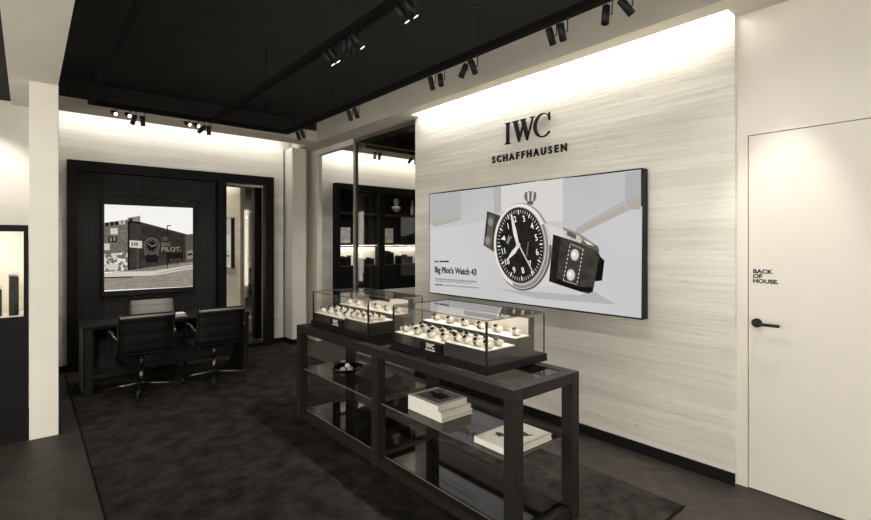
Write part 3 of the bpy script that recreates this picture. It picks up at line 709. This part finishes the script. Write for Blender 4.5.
def showcase(y0, y1, which):
    """glass watch showcase: y0 near end, y1 far end"""
    x0, x1 = 1.895, 2.405
    t = thing('watch_showcase', which + ' glass showcase of watches standing on the console table', 'showcase', ((x0 + x1) / 2, (y0 + y1) / 2, ZT), 'watch showcases')
    pbox('plinth', BLACKS, t, x0 - .012, x1 + .012, y0 - .012, y1 + .012, ZT, ZT + .045, bev=.002)
    ym = y0 + (y1 - y0) * .40
    bm = newbm(); box(bm, x0 + .008, 2.145, y0 + .008, ym, ZT + .045, .945); box(bm, x0 + .008, 2.145, ym, y1 - .008, ZT + .045, .931); box(bm, 2.145, 2.275, y0 + .008, y1 - .008, ZT + .045, .984)
    obj('body', bm, GREYB, t)
    bm = newbm(); box(bm, x0 + .012, 2.143, y0 + .012, ym - .002, .945, .950, bev=.001); obj('tray', bm, CREAM, t)
    bm = newbm(); box(bm, x0 + .012, 2.143, ym + .002, y1 - .012, .931, .936, bev=.001); obj('tray', bm, CREAM, t)
    bm = newbm(); box(bm, 2.147, 2.273, y0 + .012, y1 - .012, .984, .989, bev=.001); obj('tray', bm, CREAM, t)
    bp = pbox('back_panel', GREYB, t, 2.275, 2.315, y0 + .008, y1 - .008, ZT + .045, 1.095)
    pbox('lining', CREAM, bp, 2.271, 2.2748, y0 + .020, y1 - .020, .990, 1.088)
    bm = newbm(); box(bm, 2.262, 2.2705, y0 + .26, y0 + .26 + .30, 1.050, 1.078, bev=.003); obj('lock_bar', bm, BLACKM, bp)
    # plaque on the front
    py0, py1 = ym + .015, ym + .225
    pl = pbox('plaque', BLACKS, t, x0 - .006, x0 + .0075, py0, py1, ZT + .046, .922, bev=.001)
    WHITE = emit('plaque_white', (235, 231, 222), .9) if False else mat('plaque_white', (240, 236, 226), .6, var=.01)
    bm = text_bm('IWC', .040, .0005, M_right(x0 - .0062, (py0 + py1) / 2, .890), align='CENTER', bold=.001)
    text_bm('SCHAFFHAUSEN', .0125, .0005, M_right(x0 - .0062, (py0 + py1) / 2, .874), bm, align='CENTER', bold=.0006)
    obj('lettering', bm, WHITE, pl)
    # glass box with slim dark corner profiles
    gt, gb, e, th = 1.108, ZT + .046, .006, .004
    bm = newbm()
    box(bm, x0, x0 + th, y0 + e, y1 - e, gb, gt); box(bm, x1 - th, x1, y0 + e, y1 - e, gb, gt)
    box(bm, x0 + e, x1 - e, y0, y0 + th, gb, gt); box(bm, x0 + e, x1 - e, y1 - th, y1, gb, gt)
    obj('glass_side', bm, GLASS, t)
    pbox('glass_top', GLASS, t, x0 + .001, x1 - .001, y0 + .001, y1 - .001, gt + .0005, gt + .005)
    for xx, yy, s in ((x0 - .001, y0 - .001, .010), (x0 - .001, y1 - .009, .010), (x1 - .005, y0 - .001, .006), (x1 - .005, y1 - .005, .006)):
        pbox('corner_profile', BLACKM, t, xx, xx + s, yy, yy + s, gb, gt)
    bm = newbm(); q = .004
    for xx in (x0 - .001, x1 - q + .001): box(bm, xx, xx + q, y0 - .001, y1 + .001, gt + .0052, gt + .0085)
    for yy in (y0 - .001, y1 - q + .001): box(bm, x0 + q, x1 - q, yy, yy + q, gt + .0052, gt + .0085)
    obj('edge_profile', bm, GREYB, t)
    # the watches
    def row(n, xx, ya, yb, z, name):
        for i in range(n):
            yy = yb + (ya - yb) * (i / (n - 1)); rz = random.uniform(-.12, .12)
            src = W2 if random.random() < .2 else W1
            put(src, (xx, yy, z), rz, f'{ORDW[i]} wrist watch from the left, {name}, {which} showcase', 'watches in the ' + which + ' showcase')
            put(CU, (xx, yy, z), rz, f'cream cushion in {ORDW[i]} watch from left, {name}, {which} showcase', 'cushions in the ' + which + ' showcase')
    row(4, 1.955, ym + .06, y1 - .06, .936, 'front row of left tray')
    row(5, 2.035, ym + .05, y1 - .06, .936, 'middle row of left tray')
    row(5, 2.105, ym + .05, y1 - .06, .936, 'rear row of left tray')
    row(4, 1.955, y0 + .05, ym - .05, .950, 'front row of right tray')
    row(4, 2.050, y0 + .06, ym - .05, .950, 'rear row of right tray')
    row(6, 2.205, y0 + .06, y1 - .09, .989, 'on raised back tray')
showcase(1.80, 2.675, 'nearer'); showcase(2.985, 3.875, 'farther')

# ================================================================= DESK AND CHAIRS
dk = thing('desk', 'long dark desk with ribbed front standing before the cloth panel', 'desk', (1.23, 6.1, .009))
bm = newbm(); box(bm, .42, 2.04, 5.86, 6.40, .665, .70, bev=.003); obj('desktop', bm, BLACKS, dk)
bm = newbm(); box(bm, .425, .435, 5.94, 6.39, .009, .664); obj('side_panel', bm, RIBY, dk)
pbox('end_panel', DARKW, dk, .436, .50, 5.865, 6.395, .009, .664, bev=.002)
pbox('end_panel', DARKW, dk, 1.975, 2.036, 5.865, 6.395, .009, .664, bev=.002)
bm = newbm(); box(bm, .50, 1.975, 6.20, 6.23, .20, .664); obj('modesty_panel', bm, RIB, dk)
pbox('footrail', DARKW, dk, .50, 1.975, 6.19, 6.24, .14, .198)
bm = newbm(); box(bm, .93, 1.40, 6.00, 6.22, .7, .704, bev=.001); tag(obj('desk_pad', bm, GLEATH, at=(1.165, 6.11, .7)), 'grey leather desk pad lying on the dark desk', 'desk pad')
bm = newbm(); box(bm, 1.22, 1.43, 6.24, 6.38, .7, .706, bev=.001); tag(obj('paper_stack', bm, PAPER, at=(1.32, 6.31, .7)), 'white sheets of paper lying on the dark desk', 'paper')
bm = newbm(); box(bm, .92, 1.20, 6.245, 6.37, .7, .712, bev=.002); tag(obj('notebook', bm, GREYB, at=(1.06, 6.31, .7)), 'dark grey notebook lying on the desk left of the white sheets', 'notebook')

def make_chair(label, leather):
    """low-backed conference chair on a four-star base; faces +y, origin at the floor under the column"""
    t = thing('office_chair', label, 'chair', (0, 0, 0), 'office chairs around the desk')
    hw = .225
    prof = [(.245, .425), (.225, .447), (.16, .452), (.05, .437), (-.06, .428), (-.14, .43), (-.19, .452), (-.215, .50), (-.232, .58), (-.248, .665), (-.268, .755), (-.284, .812), (-.292, .828), (-.306, .824)]
    def sling(i0, i1, name):
        bm = newbm(); pts = []
        for i in range(i0, i1):
            for k in range(6):
                u = k / 6; a, b = prof[i], prof[i + 1]; pts.append((a[0] + (b[0] - a[0]) * u, a[1] + (b[1] - a[1]) * u))
        pts.append(prof[i1]); rows = []
        for j, (y, z) in enumerate(pts):
            a = pts[max(0, j - 1)]; b = pts[min(len(pts) - 1, j + 1)]
            ty, tz = b[0] - a[0], b[1] - a[1]; L_ = math.hypot(ty, tz); ny, nz = -tz / L_, ty / L_
            puff = .011 + .006 * abs(math.sin(j * PI / 8))
            rows.append([bm.verts.new((x, y + s * ny * puff, z + s * nz * puff)) for s in (1, -1) for x in ((-hw, -hw * .5, 0, hw * .5, hw) if s == 1 else (hw, hw * .5, 0, -hw * .5, -hw))])
        n = len(rows[0])
        for A, B in zip(rows, rows[1:]):
            for k in range(n):
                f = bm.faces.new((A[k], A[(k + 1) % n], B[(k + 1) % n], B[k])); f.smooth = True
        bm.faces.new(rows[0]); bm.faces.new(rows[-1][::-1])
        return obj(name, bm, leather, t)
    sling(0, 6, 'seat'); bk = sling(6, len(prof) - 1, 'backrest')
    bm = newbm(); cyl(bm, (-hw - .004, -.294, .822), (hw + .004, -.294, .822), .017, n=14); obj('top_roll', bm, GLEATH, bk)
    for sx in (-1, 1):
        bm = newbm(); tube(bm, [(sx * (hw + .01), y, z) for y, z in prof], .011, 8); obj('side_rail', bm, ALU, t)
        bm = newbm(); x = sx * (hw + .042)
        tube(bm, [(sx * (hw + .012), .07, .435), (x, .085, .46), (x, .10, .56), (x, .09, .625), (x, .06, .648), (x, -.08, .652), (x, -.15, .648), (x, -.19, .632), (sx * (hw + .012), -.235, .60)], [.010, .011, .012, .013, .014, .014, .014, .012, .010], 10); obj('armrest', bm, ALU, t)
    bm = newbm(); tube(bm, [(-hw, .0, .428), (-.1, 0, .395), (0, 0, .388), (.1, 0, .395), (hw, 0, .428)], .013, 8)
    tube(bm, [(-hw, -.15, .428), (-.1, -.10, .39), (0, -.06, .385), (.1, -.10, .39), (hw, -.15, .428)], .011, 8); obj('seat_bracket', bm, BLACKM, t)
    bm = newbm(); cyl(bm, (0, 0, .10), (0, 0, .25), .026); cyl(bm, (0, 0, .25), (0, 0, .40), .016); cyl(bm, (0, 0, .36), (0, 0, .402), .04); obj('column', bm, ALU, t)
    bm = newbm(); cyl(bm, (0, 0, .085), (0, 0, .125), .036, .028); hub = obj('base_hub', bm, ALU, t)
    for k in range(4):
        a = k * PI / 2 - math.radians(16); c_, s_ = math.cos(a), math.sin(a)
        bm = newbm(); tube(bm, [(c_ * .02, s_ * .02, .105), (c_ * .16, s_ * .16, .088), (c_ * .315, s_ * .315, .066)], [.017, .014, .010], 8); lg = obj('base_leg', bm, ALU, t)
        bm = newbm(); cyl(bm, (c_ * .308, s_ * .308, .0), (c_ * .308, s_ * .308, .062), .012, n=12); obj('glide', bm, BLACKM, lg)
    return t
ch = make_chair('black office chair with its back to us, left one at the desk front', LEATH); ch.location = (.885, 5.66, .0085); ch.rotation_euler = (0, 0, .03)
dup(ch, (1.585, 5.66, .0085), .0, 'black office chair with its back to us, right one at the desk front')
c3 = make_chair('office chair behind the desk facing the room, leather toned as lit', GLEATH); c3.location = (1.215, 6.72, .012); c3.rotation_euler = (0, 0, PI); c3.scale = (1, 1, .95)  # same chair type; light from the spots is put into the leather colour

# ================================================================= VITRINE AT THE LEFT
VX0, VX1, VY0, VY1 = -1.3, .008, 4.905, 5.5
vt = thing('vitrine', 'black floor cabinet with lit framed glass display at the left edge', 'display cabinet', ((VX0 + VX1) / 2, 5.2, 0))
pbox('base_cabinet', BLACKS, vt, VX0, VX1, VY0, VY1, 0, .865, bev=.003)
bm = newbm(); f = .04
box(bm, VX0, VX1, VY0, VY0 + .03, .868, .965); box(bm, VX0, VX1, VY0, VY0 + .03, 1.625, 1.675); box(bm, VX1 - .028, VX1, VY0, VY0 + .03, .965, 1.625); box(bm, VX0, VX0 + .028, VY0, VY0 + .03, .965, 1.625)
box(bm, VX0, VX1, VY0 + .03, VY1, 1.645, 1.675)
obj('frame', bm, BLACKS, vt)
pbox('display_floor', PAPER, vt, VX0 + .03, VX1 - .03, VY0 + .031, VY1 - .032, .868, .945)
pbox('backdrop', PAPER, vt, VX0, VX1, VY1 - .03, VY1, .868, 1.644)
pbox('side_wall', PAPER, vt, VX1 - .027, VX1, VY0 + .031, VY1 - .031, .868, 1.644)
pbox('side_wall', PAPER, vt, VX0, VX0 + .027, VY0 + .031, VY1 - .031, .868, 1.644)
pbox('front_glass', GLASS, vt, VX0 + .028, VX1 - .028, VY0 + .010, VY0 + .016, .966, 1.624)
pbox('light_strip', emit('led_strip', (255, 248, 235), 24.0), vt, VX0 + .05, VX1 - .05, VY0 + .36, VY0 + .40, 1.632, 1.643)
for i, (vx, top, wh) in enumerate(((-.082, 1.265, 'taller round black pedestal in the left vitrine, near its right side'), (-.185, 1.165, 'shorter round black pedestal left of the taller one in the vitrine'))):
    vy = 5.22
    p_ = thing('pedestal', wh, 'display stand', (vx, vy, .946), 'pedestals in the vitrine')
    bm = newbm(); cyl(bm, (vx, vy, .946), (vx, vy, top), .031, n=28); obj('column', bm, BLACKM, p_)
    bm = newbm(); cyl(bm, (vx - .004, vy - .008, top), (vx + .003, vy + .005, top + .028), .036, .034, n=28); obj('cushion_top', bm, CREAM, p_)

# ================================================================= SHELF CABINET IN THE NEXT ROOM
KX0, KX1 = 3.89, 6.4
cb = thing('shelf_cabinet', 'tall dark shelving cabinet seen through the glass partition', 'cabinet', (5.1, 7.15, 0))
bm = newbm(); box(bm, KX0, KX0 + .08, 7.10, 7.22, 0, 2.53); box(bm, KX1 - .08, KX1, 7.10, 7.22, 0, 2.53); box(bm, KX0 + .08, KX1 - .08, 7.10, 7.22, 2.43, 2.53); obj('frame', bm, BLACKS, cb)
pbox('back_board', BLACKM, cb, KX0 + .08, KX1 - .08, 7.215, 7.222, .68, 2.43)
pbox('base_cabinet', CREAM, cb, KX0 + .08, KX1 - .08, 7.08, 7.214, .0, .70)
for xa, xb in ((4.72, 4.86), (5.66, 5.80)): pbox('upright', BLACKS, cb, xa, xb, 7.10, 7.214, .70, 2.43)
bays = ((3.972, 4.719), (4.861, 5.659), (5.801, 6.318))
for i, (xa, xb) in enumerate(bays):
    for z in (2.02, 1.49): pbox('shelf', GREYB, cb, xa, xb, 7.105, 7.214, z, z + .03)
    pbox('drawer_front', BLACKS, cb, xa, xb, 7.105, 7.12, .705, 1.13, bev=.002)
    pbox('shelf', GREYB, cb, xa, xb, 7.105, 7.214, 1.131, 1.15)
    pbox('lit_niche_back', PAPER, cb, xa, xb, 7.205, 7.214, 1.151, 1.489)
    pbox('niche_light', emit('niche_led', (255, 246, 228), 30.0), cb, xa + .02, xb - .02, 7.125, 7.140, 1.478, 1.4895)
    pbox('lip', BLACKS, cb, xa, xb, 7.106, 7.114, 1.462, 1.489)
wc = thing('shelf_cabinet', 'dark shelving in the next room seen only in the mirror', 'cabinet', (5.3, 1.15, 0))
bm = newbm(); box(bm, 4.0, 6.6, 1.005, 1.04, 0, 2.35); box(bm, 4.0, 4.06, 1.04, 1.35, 0, 2.35); box(bm, 6.54, 6.6, 1.04, 1.35, 0, 2.35); box(bm, 4.06, 6.54, 1.04, 1.35, 2.27, 2.35); obj('frame', bm, BLACKS, wc)
for z in (.5, .95, 1.40, 1.85): pbox('shelf', GREYB, wc, 4.062, 6.538, 1.041, 1.33, z, z + .03)
GN = 'things in the lit niches of the shelf cabinet'
spots = [(4.04, .045, .16, 'first'), (4.10, .04, .15, 'second'), (4.16, .05, .17, 'third'), (4.40, .05, .12, 'fourth'), (4.47, .05, .10, 'fifth'), (4.55, .06, .13, 'sixth'), (4.63, .05, .11, 'seventh'),
         (4.96, .07, .24, 'first'), (5.05, .05, .21, 'second'), (5.20, .11, .15, 'third'), (5.33, .08, .17, 'fourth'), (5.46, .09, .13, 'fifth')]
NB = ['left lit niche'] * 7 + ['right lit niche'] * 5
for (x, w, h, nm), nb_ in zip(spots, NB):
    bx_ = thing('display_box', f'{nm} dark box from the left in the {nb_} behind the glass', 'box', (x, 7.16, 1.1505), GN)
    pbox('box_body', BLACKS, bx_, x - w / 2, x + w / 2, 7.13, 7.19, 1.1505, 1.15 + h * .8)
    pbox('box_lid', GREYB, bx_, x - w / 2 - .002, x + w / 2 + .002, 7.128, 7.192, 1.15 + h * .8, 1.15 + h)
for x, w, nm in ((4.10, .21, 'left of the cabinet upright'), (4.99, .22, 'right of the cabinet upright')):
    fr = thing('framed_print', f'pale picture leaning on the middle shelf, {nm}', 'picture', (x, 7.1, 1.525))
    bm = newbm(); box(bm, x - w / 2, x + w / 2, 7.17, 7.182, 1.522, 1.805); ob = obj('frame', bm, GREYB, fr)
    bm = newbm(); box(bm, x - w / 2 + .012, x + w / 2 - .012, 7.1685, 7.1699, 1.534, 1.793); obj('print', bm, mat('print', 195, .6, var=.35, scale=12), fr)
# small sculpture: a pale figure on a black block
sc = thing('sculpture', 'pale bust on a dark block on the top shelf behind the glass', 'ornament', (5.15, 7.16, 2.0515))
pbox('plinth', BLACKM, sc, 5.07, 5.23, 7.115, 7.205, 2.0515, 2.10)
bm = newbm(); lathe(bm, [(.03, 0), (.05, .02), (.095, .05), (.10, .085), (.05, .105), (.03, .12), (.045, .14), (.058, .175), (.055, .21), (.035, .235), (.005, .245)], (5.15, 7.16, 2.10), 20); bmesh.ops.scale(bm, verts=bm.verts, vec=(1, .42, 1), space=Matrix.Translation((0, -7.16, 0))); obj('bust', bm, mat('stone_figure', 190, .6), sc)
bm = newbm(); lathe(bm, [(.035, 0), (.04, .01), (.04, .15), (.03, .18), (.013, .205), (.013, .26), (.016, .265), (.016, .275), (.002, .276)], (5.52, 7.16, 2.0515), 20)
tag(obj('bottle', bm, STEEL, at=(5.52, 7.16, 2.0515)), 'silver bottle on the top shelf right of the pale bust', 'bottle')

# ================================================================= TRACKS AND SPOTLIGHTS
def track(label, p0, p1, rods):
    (x0, y0), (x1, y1) = p0, p1
    t = thing('lighting_track', label, 'track', ((x0 + x1) / 2, (y0 + y1) / 2, 2.90), 'black tracks under the ceiling')
    pbox('rail', BLACKT, t, x0, x1, y0, y1, 2.900, 2.945)
    for (x, y) in rods:
        bm = newbm(); cyl(bm, (x, y, 2.945), (x, y, ZC - .012), .004, n=8); cyl(bm, (x, y, ZC - .012), (x, y, ZC), .025, n=16); obj('hanging_rod', bm, BLACKM, t)
track('black track hanging along the right soffit', (2.46, -2.0), (2.51, 5.77), [(2.485, 2.445), (2.485, 4.6), (2.485, .3)])
track('black track hanging nearest the left beam', (.455, -2.0), (.505, 5.77), [(.48, 3.65), (.48, 5.7), (.48, 1.0)])
track('black track hanging in the middle of the ceiling', (1.585, -2.0), (1.635, 5.77), [(1.61, 1.2), (1.61, 4.2)])
track('black track hanging across the ceiling before the back wall', (.455, 5.772), (2.51, 5.822), [(1.3, 5.797), (2.2, 5.797)])
track('black track in the next room behind the glass', (3.7, 5.88), (7.0, 5.93), [(4.2, 5.905), (5.2, 5.905)])

SG = 'black spotlights on the ceiling tracks'
WASH_E, TABLE_E = 24, 170
WASHB = (55, math.radians(100), 1.0)
def spotlight(x, y, az, el, label, drop=.085, lamp=None, lit=True, deep=.035):
    """az: heading of the beam in the floor plane, el: angle below the horizontal"""
    t = thing('spotlight', label, 'spotlight', (x, y, 2.90), SG)
    d = Vector((math.cos(el) * math.cos(az), math.cos(el) * math.sin(az), -math.sin(el)))
    base = Vector((x, y, 2.90)); bc = base + Vector((-.016, .030, -drop))
    bm = newbm(); box(bm, x - .010, x + .010, y - .010, y + .010, 2.890, 2.8995); cyl(bm, base + Vector((0, 0, -.009)), (x, y, 2.90 - drop), .0035, n=8); cyl(bm, (x, y, 2.90 - drop), bc, .0035, n=8)
    obj('stem', bm, BLACKM, t)
    hl, r_ = .052, .022
    bm = newbm(); n = 22; q = d.to_track_quat('Z', 'Y').to_matrix()
    prof = [(r_ * .8, -hl), (r_, -hl + .004), (r_, hl), (r_ - .003, hl), (r_ - .004, hl - deep - .001)]
    rings = [[bm.verts.new(bc + q @ Vector((r * math.cos(2 * PI * k / n), r * math.sin(2 * PI * k / n), z))) for k in range(n)] for r, z in prof]
    for A, B in zip(rings, rings[1:]):
        for k in range(n):
            f = bm.faces.new((A[k], A[(k + 1) % n], B[(k + 1) % n], B[k])); f.smooth = True
    bm.faces.new(rings[0][::-1]); bm.faces.new(rings[-1])
    brl = obj('barrel', bm, BLACKM, t)
    b = bc + d * (hl - deep)
    bm = newbm(); cyl(bm, b - d * .0005, b, r_ - .0045, n=20); obj('lens', bm, LENS if lit else GREYB, brl)
    if lamp:
        lt = bpy.data.lights.new('spot_lamp', 'SPOT'); lt.energy = lamp[0]; lt.spot_size = lamp[1]; lt.spot_blend = lamp[2]; lt.shadow_soft_size = .02; lt.color = (1, .983, .945)
        lo = bpy.data.objects.new('spot_lamp', lt); COL.objects.link(lo); lo.location = bc + d * (hl + .004); lo.rotation_euler = d.to_track_quat('-Z', 'Y').to_euler()
R = math.radians
def pairs(lst, deep=.035, drop=.085):
    for i, (x, y, az, el, lamp, nm) in enumerate(lst): spotlight(x, y, R(az), R(el), f'black spotlight, {nm}', lamp=lamp, deep=deep, drop=drop)
WASH = (WASH_E, R(95), 1.0)
TABLE = (TABLE_E, R(60), .8)
pairs([(2.485, 5.40, -5, 72, WASH, 'left of the pair nearest the room corner'), (2.485, 5.28, -5, 66, None, 'right of the pair nearest the room corner'),
       (2.485, 4.20, -5, 72, WASH, 'left of the pair above the glass partition'), (2.485, 4.08, -5, 66, None, 'right of the pair above the glass partition'),
       (2.485, 2.92, -10, 74, WASH, 'first of the two pairs left above the wall letters'), (2.485, 2.81, -115, 70, TABLE, 'second of the two pairs left above the wall letters'),
       (2.485, 2.55, 112, 64, TABLE, 'third of the two pairs left above the wall letters'), (2.485, 2.45, -30, 68, WASH, 'fourth of the two pairs left above the wall letters'),
       (2.485, 1.77, -15, 70, WASH, 'left of the pair right above the wall letters'), (2.485, 1.69, -15, 76, None, 'right of the pair right above the wall letters'),
       (2.485, 1.40, 170, 84, TABLE, 'upright one nearest us on the right track'), (2.485, 1.28, -40, 50, WASH, 'tilted one nearest us on the right track')])
pairs([(.69, 5.797, -80, 22, None, 'lit lens at the left end of the back track, first'), (.81, 5.797, -80, 22, None, 'lit lens at the left end of the back track, second'),
       (1.37, 5.797, -75, 22, None, 'lit lens at the middle of the back track, first'), (1.46, 5.797, -75, 22, None, 'lit lens at the middle of the back track, second')], .002, .045)
pairs([(.86, 5.797, 125, 66, WASHB, 'left back wall pair, first'), (.94, 5.797, 60, 72, None, 'left back wall pair, second'),
       (1.515, 5.797, 190, 48, None, 'right back wall pair, steeply tilted one'), (1.59, 5.797, 60, 76, WASHB, 'right back wall pair, upright one')])
pairs([(1.61, 2.98, -28, 55, None, 'farthest pair of the middle track, first'), (1.61, 2.91, -28, 55, None, 'farthest pair of the middle track, second'),
       (1.61, 2.60, -28, 55, None, 'middle group of the middle track, lit one'), (1.61, 2.13, -28, 55, None, 'nearest pair of the middle track, first'), (1.61, 2.05, -28, 55, None, 'nearest pair of the middle track, second')], .004)
pairs([(1.61, 2.76, 60, 68, None, 'middle group of the middle track, left unlit one'), (1.61, 2.69, 60, 68, None, 'middle group of the middle track, right unlit one')])
pairs([(3.90, 5.905, 70, 72, WASHB, 'left of the left pair behind the glass'), (3.98, 5.905, 70, 72, None, 'right of the left pair behind the glass'),
       (4.55, 5.905, 190, 50, None, 'left of the right pair behind the glass'), (4.66, 5.905, 70, 72, WASHB, 'right of the right pair behind the glass')])

# ================================================================= LIGHT
def area(name, loc, direction, sx, sy, e, color=(1, .985, .95)):
    l = bpy.data.lights.new(name, 'AREA'); l.shape = 'RECTANGLE'; l.size = sx; l.size_y = sy; l.energy = e; l.color = color
    o = bpy.data.objects.new(name, l); COL.objects.link(o); o.location = loc
    d = Vector(direction).normalized(); z = -d
    return o, z
def place(o, z, xaxis):
    x = Vector(xaxis).normalized(); y = z.cross(x).normalized(); x = y.cross(z)
    o.matrix_world = Matrix.Translation(o.location) @ Matrix((x, y, z)).transposed().to_4x4()
# cove lights above the stone walls
o, z = area('cove_lamp_right', (3.335, 2.70, 3.045), (.55, 0, -.83), 3.1, .03, 26); place(o, z, (0, 1, 0))
o, z = area('cove_lamp_back', (1.62, 6.98, 3.11), (0, .55, -.83), 2.8, .05, 11); place(o, z, (1, 0, 0))
o, z = area('cove_lamp_annex', (5.6, 6.98, 3.11), (0, .55, -.83), 4.0, .05, 20); place(o, z, (1, 0, 0))
# downlights: by the door, over the left wall, over the middle of the shop; floor fill added at left
def spot(name, loc, target, e, size, blend, soft=.03):
    l = bpy.data.lights.new(name, 'SPOT'); l.energy = e; l.spot_size = R(size); l.spot_blend = blend; l.shadow_soft_size = soft; l.color = (1, .983, .945)
    o = bpy.data.objects.new(name, l); COL.objects.link(o); o.location = loc
    o.rotation_euler = (Vector(target) - Vector(loc)).to_track_quat('-Z', 'Y').to_euler()
spot('door_lamp', (3.02, .80, 2.93), (3.40, .86, 1.2), 80, 42, .8)
spot('left_wall_lamp', (-.30, 5.35, 2.80), (-.25, 5.83, 1.6), 45, 80, .7)
spot('left_floor_fill', (-.9, 2.6, 2.78), (-.2, 3.3, 0), 110, 80, .9)  # added fill without a fixture, brightens the left floor
spot('pillar_lamp', (-.6, 1.5, 2.78), (.1, 4.9, 1.2), 180, 60, .9)
w = bpy.data.worlds.new('World'); SC.world = w; w.use_nodes = True
bgn = w.node_tree.nodes['Background']; bgn.inputs[0].default_value = (1, .985, .955, 1); bgn.inputs[1].default_value = 5.0  # bright world serves as fill through the added windows

# ================================================================= CAMERA
cam = bpy.data.cameras.new('camera'); co = bpy.data.objects.new('camera', cam); COL.objects.link(co)
cam.sensor_fit = 'HORIZONTAL'; cam.sensor_width = 36.0; cam.lens = 36.0 * F / 871.0
cam.shift_y = (CY - 260.0) / 871.0
co.location = (0, 0, H); co.rotation_euler = (PI / 2, 0, -YAW)
cam.clip_start = .05
SC.camera = co
SC.view_settings.view_transform = 'Standard'; SC.view_settings.look = 'None'; SC.view_settings.gamma = 1.0
SC.view_settings.exposure = 0.0; SC.view_settings.use_curve_mapping = False
SC.cycles.max_bounces = 10; SC.cycles.transparent_max_bounces = 24; SC.cycles.glossy_bounces = 5
SC.cycles.use_denoising = True
SC.cycles.sample_clamp_indirect = 6.0
